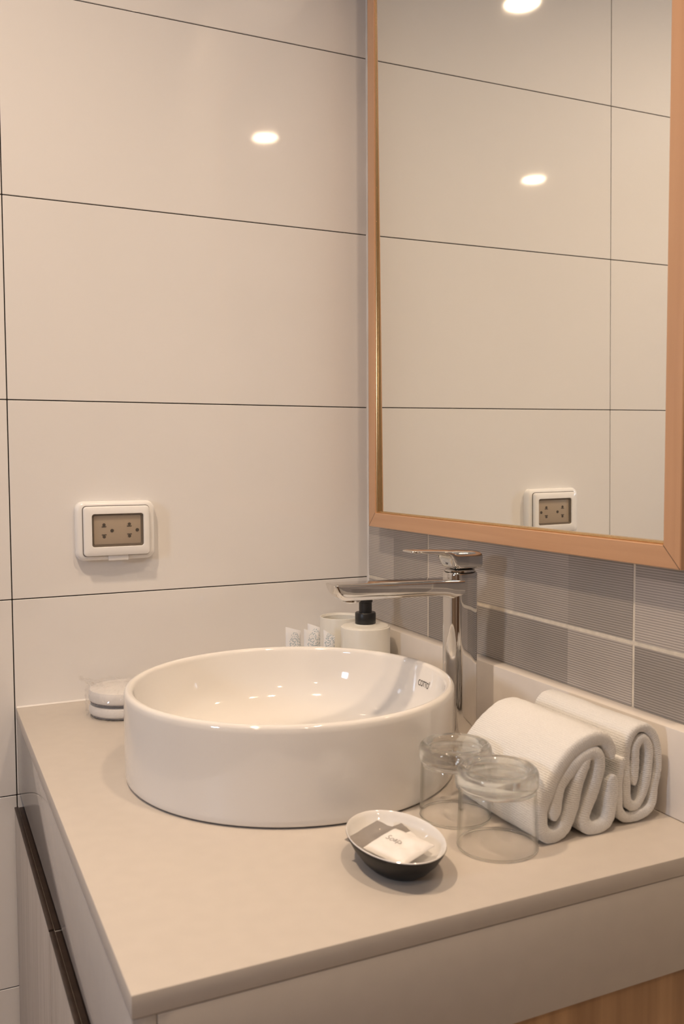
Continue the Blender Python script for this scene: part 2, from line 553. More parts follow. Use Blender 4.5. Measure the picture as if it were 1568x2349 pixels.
def grey_tile(col, row):
    y1, y0 = ys[col], ys[col + 1]
    z0, z1 = gz[row], gz[row + 1]
    gy, gzz = 0.0020, 0.0026
    y1 -= gy if col else 0.002
    y0 += gy
    z0 += gzz if row else 0.0
    z1 -= gzz
    origin_y = -0.2087 - .4546 * (col - 1)
    yc = sorted({y for y in [origin_y - .11365 * k for k in range(0, 5)] if y0 + .004 < y < y1 - .004} | {y0, y1}, reverse=True)
    zc = sorted({z for z in [gz[1] + .3 * (row - 1) + .075 * k for k in range(0, 5)] if z0 + .004 < z < z1 - .004} | {z0, z1})
    if row == 0:
        zc = [z0, z1]
    bm = bmesh.new()
    lay = bm.loops.layers.float_color.new('tone')
    grid = [[bm.verts.new((0, y, z)) for z in zc] for y in yc]
    front = []
    for i in range(len(yc) - 1):
        for j in range(len(zc) - 1):
            f = bm.faces.new((grid[i][j], grid[i + 1][j], grid[i + 1][j + 1], grid[i][j + 1]))
            try:
                t = TONES[(col, row)][j][i]
            except (KeyError, IndexError):
                t = random.uniform(0.72, 1.15)
            for l in f.loops:
                l[lay] = (BASE[0] * t, BASE[1] * t, BASE[2] * t, 1)
            front.append(f)
    # sides
    border = [e for e in bm.edges if len(e.link_faces) == 1]
    r = bmesh.ops.extrude_edge_only(bm, edges=border)
    for v in [g for g in r['geom'] if isinstance(g, bmesh.types.BMVert)]:
        v.co.x = 0.004
    for f in bm.faces:
        if f not in front:
            for l in f.loops:
                l[lay] = (BASE[0], BASE[1], BASE[2], 1)
    bmesh.ops.recalc_face_normals(bm, faces=bm.faces)
    me = bpy.data.meshes.new('grey_tile')
    bm.to_mesh(me); bm.free()
    return link('grey_tile', me, 'grey_tile', wall_right)
for c in range(len(ys) - 1):
    for r in range(len(gz) - 1):
        grey_tile(c, r)

# the two walls behind the camera
wall_back = structure(box('wall_back', ROOM_X0 - .1, .1, ROOM_Y0 - .1, ROOM_Y0, ZF, ZT, 'far_wall'))
wall_side = structure(box('wall_side', ROOM_X0 - .1, ROOM_X0, ROOM_Y0, 0.0, ZF, ZT, 'far_wall'))
door_1 = structure(box('door_1', -1.0, -0.2, ROOM_Y0, ROOM_Y0 + .045, ZF, 1.2, 'door_dark', bevel=.004))
lathe('door_handle', [(0, 0), (.022, 0), (.022, .006), (.009, .01), (.009, .04), (.024, .05), (.02, .065), (0, .068)], 'chrome', door_1, n=32)
door_1.children[0].rotation_euler = (-PI / 2, 0, 0)
door_1.children[0].location = (-0.28, ROOM_Y0 + .045, 0.15)
window_1 = structure(box('window_1', ROOM_X0, ROOM_X0 + .012, -1.36, -1.14, 0.62, 0.92, 'win_frame'))
for (a, b, c, d) in ((-1.4, -1.1, .92, .96), (-1.4, -1.1, .58, .62), (-1.4, -1.36, .62, .92), (-1.14, -1.1, .62, .92)):
    box('window_frame', ROOM_X0, ROOM_X0 + .05, a, b, c, d, 'win_frame', window_1, .004)
box('pane', ROOM_X0 + .014, ROOM_X0 + .02, -1.36, -1.14, .62, .92, 'window_pane', window_1)

# ceiling downlights, the last one an added fill lamp
for k, (lx, ly, watts) in enumerate(LAMPS):
    lab = ['round recessed ceiling downlight directly above the vanity counter',
           'round recessed ceiling downlight behind the camera near the mirror wall',
           'round recessed ceiling downlight behind the camera near the window wall',
           'added out-of-view fill lamp tight to the mirror wall, built as a downlight'][k]
    t = thing('ceiling_downlight', lab, 'downlight', (lx, ly, ZT), group='recessed ceiling downlights')
    lathe('trim_ring', [(.052, -.001), (.056, -.006), (.066, -.006), (.070, 0.0), (.052, 0.0)], 'lamp_trim', t, n=48, closed=True)
    lathe('lens', [(0, -.002), (.052, -.002), (.052, 0), (0, 0)], 'lamp_lens', t, n=48)
    ld = bpy.data.lights.new('downlight_lamp', 'AREA')
    ld.shape = 'DISK'
    ld.size = 0.095
    ld.energy = watts
    ld.spread = math.radians(142 if k in (0, 3) else 170)
    ld.color = WARM
    lo = bpy.data.objects.new('downlight_lamp', ld)
    COL.objects.link(lo)
    lo.parent = t
    lo.location = (0, 0, -.008)


# ------------------------------------------------------------------ vanity: cabinet and worktop
CX0, CY0 = -0.5986, -0.822
cab = thing('vanity_cabinet', 'wooden vanity cabinet under the cream counter, dark finger pull along its top', 'cabinet', (0, 0, 0))
box('body', -.575, -.004, -.800, -.006, -.74, -.131, 'channel', cab)
box('plinth', -.53, -.02, -.78, -.02, ZF, -.74, 'channel', cab)
ep = box('end_panel', -.575, -.004, -.8165, -.8005, -.80, -.112, 'cab_wood', cab, .001)
for a, b in ((-.408, -.008), (-.812, -.412)):
    d = box('door', -.6050, -.5860, a, b, -.735, -.1525, 'door_wood', cab, .0006)
    box('pull_profile', -.6053, -.5995, a + .0005, b - .0005, -.1526, -.1498, 'channel', d, .0003)
    box('pull_floor', -.5988, -.5765, a + .0005, b - .0005, -.1524, -.1512, 'channel', d)

top = thing('countertop', 'cream quartz vanity countertop with deep apron and low backsplash', 'countertop', (0, 0, 0))
slab = box('slab', CX0, -.002, CY0, -.001, -.018, 0.0, 'quartz', top, .0012)
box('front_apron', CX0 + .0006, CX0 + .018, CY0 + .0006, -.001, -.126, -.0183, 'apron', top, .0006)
box('end_apron', CX0 + .0185, -.002, CY0 + .0006, CY0 + .018, -.110, -.0187, 'quartz', top, .0006)
box('backsplash', -.0225, -.001, CY0 + .004, -.002, 0.0003, .094, 'splash', top, .0012)
wl = []
for k in range(0, 61):
    xx = -.5976 + .5956 * k / 60
    w = .0022 + .0006 * noise.noise((xx * 30, 1.3, 4.4))
    wl.append([(xx, -.0002, .0001), (xx, -w, .0001), (xx, -w * .5, w * .5), (xx, -.0002, w)])
loft('sealant_bead', wl, 'caulk', top)

# ------------------------------------------------------------------ basin
SX, SY, SR = -0.3180, -0.4215, 0.1988
basin = thing('vessel_basin', 'round white ceramic vessel basin standing on the counter', 'basin', (SX, SY, 0))
R = SR
prof = [(0, .0008), (R - .009, .0008), (R - .0045, .0012), (R - .0020, .0024), (R - .0008, .0048), (R - .0002, .010), (R, .04), (R, .080), (R - .0001, .0980)]
for i in range(1, 9):
    a = PI * i / 8
    prof.append((R - .0058 + .0057 * math.cos(a), .1006 + .0062 * math.sin(a)))
prof += [(R - .0132, .092), (R - .0155, .078), (R - .019, .064), (R - .025, .050), (R - .035, .0375), (R - .050, .028), (R - .072, .0215), (R - .105, .0175), (.05, .0145), (.028, .0135), (.0225, .0125), (.022, .006), (0, .006)]
lathe('bowl', prof, 'ceramic', basin, n=160, smooth=50)
dr = lathe('drain', [(0, .0175), (.012, .0172), (.0195, .0158), (.0208, .0142), (.0205, .0118), (0, .0118)], 'chrome', basin, n=48)
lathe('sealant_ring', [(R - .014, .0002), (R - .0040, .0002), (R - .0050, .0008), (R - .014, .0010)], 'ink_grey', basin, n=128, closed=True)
# brand mark fired onto the inside of the wall
def wrap_text(body, size, ang_c, zc, name, wide=1.0, off=0.0):
    me = text_mesh(name, body, size, 0.0, off)
    def rad(z):
        return R - .0132 - (0.092 - z) * .17 - .0006
    for v in me.vertices:
        z = zc + v.co.y
        a = ang_c - v.co.x * wide / (R - .014)
        rr = rad(z)
        v.co = (rr * math.cos(a), rr * math.sin(a), z)
    return link(name, me, 'ink', basin)
wrap_text('COTTO', .0108, math.radians(-2.0), .0812, 'brand_mark', .74, .00005)
wrap_text('®', .0052, math.radians(-6.9), .0856, 'brand_mark_sign')

# ------------------------------------------------------------------ tap
FX, FY = -0.0735, -0.4180
tap = thing('basin_mixer_tap', 'tall chrome single-lever mixer tap behind the basin', 'tap', (FX, FY, 0))
def rr3(w, d, r, z, cx=0, cyy=0, seg=8):
    return [(px, py, z) for px, py in rrect(cx, cyy, w, d, r, seg)]
lathe('base_ring', [(0, .0002), (.0285, .0002), (.0285, .003), (.027, .0042), (0, .0042)], 'chrome', tap, n=64)
# column: flat sided with a round front
def column_loop(z, s=1.0):
    pts = []
    for k in range(64):
        a = 2 * PI * k / 64
        c, sn = math.cos(a), math.sin(a)
        e = 2.0 / 3.4
        x_ = .0208 * s * math.copysign(abs(c) ** e, c)
        y_ = .0184 * s * math.copysign(abs(sn) ** e, sn)
        pts.append((x_, y_, z))
    return pts
loops = [column_loop(.0035, 1.0), column_loop(.10), column_loop(.2215), column_loop(.2238, .985), column_loop(.2247, .95)]
loft('column', loops, 'chrome', tap)
# spout: swept rounded section running towards the basin, top drawn flat, tip cut back
sp = []
stations = [(-.004, .2165, .1900, .0192, 0), (-.018, .2166, .1905, .0192, 0), (-.026, .2168, .1930, .0192, 0), (-.034, .2170, .1946, .0190, 0), (-.046, .2173, .1954, .0188, 0), (-.080, .2180, .1961, .0185, 0),
            (-.130, .2189, .1968, .0180, .02), (-.165, .2195, .1974, .0176, .10), (-.1770, .2198, .1978, .0174, .22), (-.1825, .2199, .1986, .0172, .30), (-.1858, .2199, .2002, .0170, .34), (-.1876, .2198, .2024, .0167, .36), (-.1885, .2195, .2046, .0163, .36), (-.1889, .2190, .2064, .0157, .36)]
for xx, zt, zb, hw, sk in stations:
    h = zt - zb
    cz = (zt + zb) / 2
    pts = []
    n = 64
    for k in range(n):
        a = 2 * PI * k / n
        c, sn = math.cos(a), math.sin(a)
        e = 2 / 7.0 if sn > 0 else 2 / 4.0
        yy = hw * math.copysign(abs(c) ** e, c) * (1.0 if sn > 0 else 1.0 - .10 * abs(sn))
        zz = cz + (h / 2) * math.copysign(abs(sn) ** e, sn)
        pts.append((xx + sk * (zt - zz), yy, zz))
    sp.append(pts)
spout = loft('spout', sp, 'chrome', tap, smooth=50)
ar = lathe('aerator', [(0, .1945), (.0095, .1945), (.0115, .1960), (.0118, .2000), (0, .2000)], 'chrome', spout, n=40, center=(-.160, 0))
lathe('collar', [(0, .2246), (.0185, .2246), (.0198, .2254), (.0198, .2275), (.0185, .2285), (0, .2285)], 'chrome', tap, n=64)
lathe('collar_gap', [(0, .2234), (.0206, .2240), (.0206, .2249), (0, .2249)], 'chrome_dark', tap, n=64)
# lever: block over the column running out to a thin flat blade
lv = []
for xx, zt, zb, hw in [(.0232, .2475, .2345, .0150), (.0238, .2485, .2320, .0172), (.0232, .2505, .2300, .0188), (.021, .2518, .2290, .0196), (.012, .2527, .2286, .0200), (0, .2532, .2286, .0200), (-.012, .2536, .2288, .0198), (-.0165, .2538, .2300, .0197),
                     (-.0195, .2540, .2340, .0196), (-.0215, .2541, .2400, .0195), (-.024, .2541, .2455, .0194), (-.028, .2543, .2487, .0192), (-.036, .2546, .2508, .0188), (-.050, .2552, .2514, .0182), (-.063, .2558, .2522, .0174), (-.072, .2562, .2527, .0166), (-.0765, .2564, .2531, .0154), (-.0790, .2564, .2536, .0136), (-.0802, .2562, .2541, .0120), (-.0807, .2558, .2547, .0108)]:
    pts = []
    n = 48
    h = zt - zb
    for k in range(n):
        a = 2 * PI * k / n
        c, sn = math.cos(a), math.sin(a)
        e = 2 / 4.5
        pts.append((xx, hw * math.copysign(abs(c) ** e, c), (zt + zb) / 2 + h / 2 * math.copysign(abs(sn) ** e, sn)))
    lv.append(pts)
lever = loft('lever', lv, 'chrome', tap, smooth=45)
dot = lathe('temperature_dot', [(0, 0), (.0036, 0), (.0033, .0008), (0, .0008)], 'ink_grey', lever, n=24)
dot.rotation_euler = (0, -PI / 2, 0)
dot.location = (-.0199, 0, .2385)

# ------------------------------------------------------------------ mirror
mir = thing('wall_mirror', 'large mirror in a wooden frame hung above the grey tiles', 'mirror', (0, -.4135, .261))
MY0, MY1, MZ0, MZ1, FW, FD = -.7620, -.0650, .2610, 1.2600, .0240, .0320
PROF = [(0, .0005), (0, .031), (.001, .032), (.0228, .032), (.0238, .0312), (.0238, .0005)]
corners = [(MY1, MZ0, -1, 1), (MY0, MZ0, 1, 1), (MY0, MZ1, 1, -1), (MY1, MZ1, -1, -1)]
def corner_pts(c, prof):
    y, z, dy, dz = c
    return [(-d, y + dy * w + .4135, z + dz * w - .261) for w, d in prof]
BEAD = [(.0239, .0292), (.0249, .0296), (.0257, .0289), (.0257, .0268), (.0263, .0266), (.0268, .0258), (.0268, .0200), (.0239, .0200)]
for i in range(4):
    mat = 'frame_h' if i in (0, 2) else 'frame_v'
    c0, c1 = corners[i], corners[(i + 1) % 4]
    gap = .0004
    rail = loft('frame_rail', [corner_pts(c0, PROF), corner_pts(c1, PROF)], mat, mir, smooth=30)
    loft('gilt_bead', [corner_pts(c0, BEAD), corner_pts(c1, BEAD)], 'gilt', rail, smooth=30)
# dark mitre lines
for c in corners[:2]:
    y, z, dy, dz = c
    n_ = .00022
    a = Vector((-.03212, y + .4135 + dy * .0006, z - .261 + dz * .0006))
    b = Vector((-.03212, y + .4135 + dy * .0236, z - .261 + dz * .0236))
    off = Vector((0, -dz * n_, dy * n_))
    loft('mitre_joint', [[a + off, a - off, a - off + Vector((.0004, 0, 0)), a + off + Vector((.0004, 0, 0))],
                         [b + off, b - off, b - off + Vector((.0004, 0, 0)), b + off + Vector((.0004, 0, 0))]], 'channel', mir, smooth=None)
# the glass leans very slightly in its frame
def gx(y, z):
    return -.02496 - .00573 * (z - .6) - .00308 * (y + .3)
ga = [(MY1 - .0255, MZ0 + .0255), (MY0 + .0255, MZ0 + .0255), (MY0 + .0255, MZ1 - .0255), (MY1 - .0255, MZ1 - .0255)]
loft('mirror_glass', [[(gx(y, z), y + .4135, z - .261) for y, z in ga], [(gx(y, z) + .004, y + .4135, z - .261) for y, z in ga]], 'mirror', mir, smooth=None)
box('backing_board', -.0175, -.0006, MY0 + .0245 + .4135, MY1 - .0245 + .4135, .0245, MZ1 - MZ0 - .0245, 'channel', mir)

# ------------------------------------------------------------------ wall socket with splash cover
soc = thing('wall_socket', 'white wall socket with clear hinged splash cover on the tiles', 'socket', (-.4460, 0, .2655))
def wl_loop(w, h, r, y, cx=0, cz=0, seg=7):
    return [(cx + a, y, cz + b) for a, b in rrect(0, 0, w, h, r, seg)]
# back plate: soft-edged
L = []
for w, h, y in ((.1222, .0922, -.0003), (.1222, .0922, -.006), (.1214, .0914, -.0095), (.1190, .0890, -.0125), (.1150, .0850, -.0142), (.1080, .0790, -.0148)):
    L.append(wl_loop(w, h, .013, y))
loft('back_plate', L, 'socket_white', soc, smooth=50)
# hinged cover frame around the window
O = [wl_loop(.1010, .0765, .0055, -.0152), wl_loop(.1010, .0765, .0055, -.0200), wl_loop(.1000, .0755, .0052, -.0218), wl_loop(.0982, .0738, .0048, -.0225)]
I = [wl_loop(.0802, .0520, .0042, -.0225, .0015, .0010), wl_loop(.0790, .0508, .0040, -.0216, .0015, .0010), wl_loop(.0788, .0506, .0040, -.0152, .0015, .0010)]
cover = loft('hinged_cover', O + I, 'socket_white', soc, cap0=False, cap1=False, smooth=45)
loft('painted_shade_ring', [wl_loop(.1030, .0785, .006, -.0147), wl_loop(.1030, .0785, .006, -.0156), wl_loop(.0800, .055, .004, -.0156), wl_loop(.0800, .055, .004, -.0147)], 'gasket', soc, cap0=False, cap1=False)  # solid dark ring, paints in the shade between cover and plate
g_ = [wl_loop(.0788, .0506, .0040, -.0205, .0015, .0010), wl_loop(.0715, .0440, .0030, -.0165, .0015, .0014), wl_loop(.0715, .0440, .0030, -.0157, .0015, .0014), wl_loop(.0788, .0506, .0040, -.0157, .0015, .0010)]
loft('gasket', g_, 'gasket', cover, cap0=False, cap1=False, smooth=30)
box('window', -.0375, .0405, -.0212, -.0202, -.0240, .0258, 'smoke', cover)
face = box('socket_face', -.0345, .0375, -.0172, -.0150, -.0208, .0236, 'socket_face', soc, .0006)
def slot(cx, cz, up):
    s = 1 if up else -1
    b = box('pin_slot', cx - .0036, cx + .0036, -.0177, -.0170, cz - .0007 - s * .0025, cz + .0007 - s * .0025, 'ink', face)
    b2 = lathe('pin_hole', [(0, 0), (.0024, 0), (.0024, .0006), (0, .0006)], 'ink', face, n=20)
    b2.rotation_euler = (PI / 2, 0, 0)
    b2.location = (cx, -.0171, cz + s * .0006)
for cx in (-.0193, .0197):
    slot(cx, .0090, True)
    slot(cx, -.0085, False)
    e = lathe('earth_hole', [(0, 0), (.0027, 0), (.0027, .0006), (0, .0006)], 'ink', face, n=20)
    e.rotation_euler = (PI / 2, 0, 0)
    e.location = (cx + .0122, -.0171, .0001)
box('lift_tab', -.0135, .0175, -.0185, -.0150, -.0462, -.0385, 'socket_white', cover, .0008)

# ------------------------------------------------------------------ soap dispenser and tumbler
disp = thing('soap_dispenser', 'cream cylindrical soap dispenser with black pump beside the tap', 'dispenser', (-.0760, -.1400, 0))
BR = .0398
lathe('bottle', [(0, .0003), (BR - .002, .0003), (BR, .002), (BR, .1040), (BR - .0004, .1052), (BR - .0014, .1056), (BR - .0022, .1058), (BR - .003, .1072), (BR - .006, .1080), (.018, .1086), (0, .1086)], 'bottle', disp, n=96)
lathe('neck_ring', [(0, .1084), (.0178, .1084), (.0178, .1096), (.0165, .1102), (0, .1102)], 'bottle', disp, n=48)
pump = lathe('pump_collar', [(0, .110), (.0162, .110), (.0167, .1106), (.0167, .1272), (.0158, .1284), (.0108, .1286), (0, .1286)], 'black', disp, n=48)
lathe('pump_stem', [(0, .128), (.0104, .128), (.0104, .1442), (.0114, .1450), (.0116, .1470), (.0116, .1560), (.0108, .1660), (.0090, .1685), (0, .169)], 'black', pump, n=40)
nz_ = loft('pump_nozzle', [[(xx, .0045 * math.cos(2 * PI * k / 16), .1622 + zz + .0030 * math.sin(2 * PI * k / 16)) for k in range(16)] for xx, zz in ((-.005, 0), (-.022, 0), (-.030, -.0008))], 'black', pump)

cup = thing('tumbler', 'cream open tumbler behind the soap dispenser in the corner', 'cup', (-.0785, -.0500, 0))
CR = .0355
lathe('cup_wall', [(0, .0003), (CR - .002, .0003), (CR, .002), (CR, .1060), (CR - .0006, .1082), (CR - .0016, .1085), (CR - .0026, .1080), (CR - .0034, .1058), (CR - .0045, .1050), (CR - .0045, .008), (0, .006)], 'bottle', cup, n=96)

# ------------------------------------------------------------------ sachets standing behind the basin
def sachet(x, y, h, w, rz, tilt, lean, label, shear=0.0):
    me_v, me_f = [], []
    nx, nz = 6, 14
    for side in (1, -1):
        for j in range(nz + 1):
            v = j / nz
            for i in range(nx + 1):
                u = i / nx
                edge = max(abs(2 * u - 1) ** 4, abs(2 * v - 1) ** 8)
                bulge = .0032 * (1 - edge) + .0003
                wig = .0012 * noise.noise((x * 40 + u * 2, v * 4, y * 31))
                me_v.append(((u - .5) * w, side * bulge + wig, v * h + shear * (u - .5) * w * v))
    n1 = (nx + 1) * (nz + 1)
    for s in (0, 1):
        for j in range(nz):
            for i in range(nx):
                a = s * n1 + j * (nx + 1) + i
                me_f.append((a, a + 1, a + nx + 2, a + nx + 1))
    ring = [i for i in range(nx + 1)] + [j * (nx + 1) + nx for j in range(1, nz + 1)] + [nz * (nx + 1) + i for i in range(nx - 1, -1, -1)] + [j * (nx + 1) for j in range(nz - 1, 0, -1)]
    for a, b in zip(ring, ring[1:] + ring[:1]):
        me_f.append((a, b, b + n1, a + n1))
    o = link('sachet', mesh_from('sachet', me_v, me_f), 'sachet', None, 60)
    o.location = (x, y, ZC + .0006)
    o.rotation_euler = (lean, tilt, rz)
    o['label'] = label
    o['category'] = 'sachet'
    o['group'] = 'sachets behind the basin'
    return o
sachet(-.1935, -.1200, .1075, .0240, math.radians(-20), 0.0, 0.03, 'white leaf-printed sachet behind the basin, standing apart at the left', -.28)
sachet(-.1690, -.1350, .1045, .0230, math.radians(-22), 0.0, 0.02, 'white leaf-printed sachet behind the basin, front one of the close trio', -.30)
sachet(-.1530, -.1080, .1075, .0200, math.radians(-22), 0.0, 0.02, 'white leaf-printed sachet tucked behind another sachet, tallest of the trio', -.35)
sachet(-.1430, -.1330, .0990, .0190, math.radians(-30), 0.06, 0.04, 'small tilted leaf-printed sachet nearest the cream tumbler', -.55)

# ------------------------------------------------------------------ inverted drinking glasses
def drinking_glass(x, y, rb, rt, h, label):
    t = thing('drinking_glass', label, 'glass', (x, y, 0), group='inverted drinking glasses')
    w = .0015
    zs_ = h - .0180
    def wall_r(z):
        return rb + (rt + .0002 - rb) * (z / zs_)
    outer = [(wall_r(.0014), .0014)] + [(wall_r(zs_ * k / 12), zs_ * k / 12) for k in range(1, 12)]
    ring = [(wall_r(zs_) + .0002, zs_ - .0012), (wall_r(zs_) + .0010, zs_ - .0002), (rt + .0020, zs_ + .0008), (rt + .0024, zs_ + .0022), (rt + .0025, h - .0080), (rt + .0020, h - .0045), (rt + .0006, h - .0018), (rt - .0015, h - .0004), (rt - .0036, h), (rt - .0058, h - .0006),
            (rt - .0075, h - .0022), (rt - .0090, h - .0036), (rt - .0120, h - .0044), (rt * .4, h - .0047), (0, h - .0048)]
    inner = [(0, zs_ + .0012), (rt * .5, zs_ + .0010), (rt - .0100, zs_ + .0004), (rt - .0055, zs_ - .0008), (rt - .0028, zs_ - .0030), (wall_r(zs_ * 11 / 12) - w, zs_ * 11 / 12)] + [(wall_r(zs_ * k / 12) - w, zs_ * k / 12) for k in range(10, 0, -1)] + [(wall_r(.0014) - w, .0014)]
    lip = [(wall_r(.0004) - w * .75, .0006), (wall_r(.0004) - w * .5, .0003), (wall_r(.0004) - w * .25, .0006), (wall_r(.0014), .0014)]
    wall_in = [p for p in inner if p[1] < zs_ * 11.5 / 12]
    zj = zs_ * 11.2 / 12
    base_in = [p for p in inner if p[1] >= zs_ * 11.5 / 12] + [(wall_r(zj) - w, zj), (wall_r(zj), zj), (wall_r(zs_) + .0002, zs_ - .0012)]
    lathe('thick_base', ring + base_in, 'glass', t, n=96, smooth=60)
    lathe('tumbler_wall', [(wall_r(.0030), .0030)] + outer[1:] + [(wall_r(zj), zj)], 'thin_glass', t, n=96, smooth=60)
    lathe('inner_wall', [p for p in wall_in if p[1] > .003] + [(wall_r(.0030) - w, .0030)], 'thin_glass', t, n=96, smooth=60)
    lathe('rim', [(wall_r(.003) - w * .5 + .0009 * math.cos(q_), .0017 + .0013 * math.sin(q_)) for q_ in [2 * PI * q / 12 for q in range(12)]], 'glass', t, n=96, closed=True, smooth=80)
    return t
drinking_glass(-.2262, -.7270, .0392, .0368, .0790, 'clear glass tumbler upside down in front, beside the soap dish')
drinking_glass(-.2225, -.6450, .0375, .0355, .0785, 'clear glass tumbler upside down behind the other, beside the basin')

# ------------------------------------------------------------------ soap dish with wrapped soaps
dish = thing('soap_dish', 'small oval soap dish, white inside and black outside', 'dish', (-.3350, -.7212, 0), rotz=math.radians(-3.8))
AX, AY = .0422, .0624
DZ = .029 / .0329
out_prof = [(0, .0004), (.50, .0004), (.56, .0012), (.70, .0075), (.86, .0175), (.96, .0265), (1.0, .0312), (.992, .0322), (.975, .0318)]
in_prof = [(r_, z_ * DZ) for r_, z_ in [(.996, .0315), (.998, .0324), (.988, .0329), (.972, .0322), (.94, .0285), (.89, .0232), (.80, .0168), (.66, .0108), (.50, .0076), (0, .0064), (0, .0050), (.50, .0060), (.66, .0088), (.80, .0148), (.90, .0232), (.96, .0300)]]
out_prof = [(r_, z_ * DZ) for r_, z_ in out_prof]
lathe('outer_glaze', out_prof + [(.92, .022), (.80, .014), (.60, .005), (0, .003)], 'dish_out', dish, n=96, sx=AX, sy=AY, smooth=50)
lathe('inner_glaze', in_prof, 'ceramic', dish, n=96, sx=AX, sy=AY, smooth=50)

def packet(name, label, center, ex, ey, w, l, th, flap, seed, text=None):
    """pillow-shaped wrapped soap: ex across, ey along, with a frosted flap at its start"""
    t = thing(name, label, 'soap', center, group='wrapped soaps in the dish')
    ex = Vector(ex).normalized()
    ey = Vector(ey); ey = (ey - ex * ey.dot(ex)).normalized()
    ez = ex.cross(ey)
    if ez.z < 0:
        ez = -ez
    nu, nv = 14, 18
    verts, faces = [], []
    for side in (1, -1):
        for j in range(nv + 1):
            v = j / nv
            for i in range(nu + 1):
                u = i / nu
                e = (1 - abs(2 * u - 1) ** 5) * (1 - abs(2 * v - 1) ** 5)
                cr = .0011 * noise.noise((u * 5 + seed, v * 7, side)) * (1 if v < .55 else 2.3)
                h = side * (th / 2 * e ** .6 + .0003) + cr * e
                verts.append(ex * ((u - .5) * w) + ey * ((v - .5) * l) + ez * h)
    n1 = (nu + 1) * (nv + 1)
    for s in (0, 1):
        for j in range(nv):
            for i in range(nu):
                a = s * n1 + j * (nu + 1) + i
                faces.append((a, a + 1, a + nu + 2, a + nu + 1))
    ring = [i for i in range(nu + 1)] + [j * (nu + 1) + nu for j in range(1, nv + 1)] + [nv * (nu + 1) + i for i in range(nu - 1, -1, -1)] + [j * (nu + 1) for j in range(nv - 1, 0, -1)]
    for a, b in zip(ring, ring[1:] + ring[:1]):
        faces.append((a, b, b + n1, a + n1))
    link('wrapped_bar', mesh_from('wrapped_bar', verts, faces), 'paper_white', t, 60)
    # flap of frosted film
    fv, ff = [], []
    nu, nv = 10, 6
    for lay_ in (0, 1):
        for j in range(nv + 1):
            v = j / nv
            for i in range(nu + 1):
                u = i / nu
                z = .0012 * noise.noise((u * 4 + seed, v * 3, 9)) - .0002 + lay_ * .00025
                fv.append(ex * ((u - .5) * w * 1.02) + ey * (-l / 2 - flap + v * (flap + l * .06)) + ez * z)
    n1 = (nu + 1) * (nv + 1)
    for s in (0, 1):
        for j in range(nv):
            for i in range(nu):
                a = s * n1 + j * (nu + 1) + i
                ff.append((a, a + 1, a + nu + 2, a + nu + 1))
    ring = [i for i in range(nu + 1)] + [j * (nu + 1) + nu for j in range(1, nv + 1)] + [nv * (nu + 1) + i for i in range(nu - 1, -1, -1)] + [j * (nu + 1) for j in range(nv - 1, 0, -1)]
    for a, b in zip(ring, ring[1:] + ring[:1]):
        ff.append((a, b, b + n1, a + n1))
    link('film_flap', mesh_from('film_flap', fv, ff), 'frost', t, 60)
    if text:
        me = text_mesh('lettering', text, .0098, .00006, -.0001)
        tx = ey.normalized()
        ty = ez.cross(tx)
        for v in me.vertices:
            q = ey * (-l * .12) + tx * v.co.x + ty * (v.co.y + .001)
            u_, v_ = q.dot(ex) / w + .5, q.dot(ey) / l + .5
            e = (1 - abs(2 * u_ - 1) ** 5) * (1 - abs(2 * v_ - 1) ** 5)
            cr = .0011 * noise.noise((u_ * 5 + seed, v_ * 7, 1)) * (1 if v_ < .55 else 2.3)
            v.co = q + ez * (th / 2 * e ** .6 + .0003 + cr * e + .00025 + v.co.z)
        link('lettering', me, 'ink_soft', t)
    return t
packet('wrapped_soap', 'white wrapped soap lettered Soap, uppermost in the dish', (-.3385, -.7345, .0235), (.91, .30, .14), (.16, -1, -.05), .0425, .0490, .0085, .0240, 3.0, 'Soap')
packet('wrapped_soap', 'plain wrapped soap underneath the lettered one, grey flap showing', (-.3240, -.7210, .0165), (.95, -.02, .20), (.02, -1, -.02), .0320, .0380, .006, .0200, 8.0)

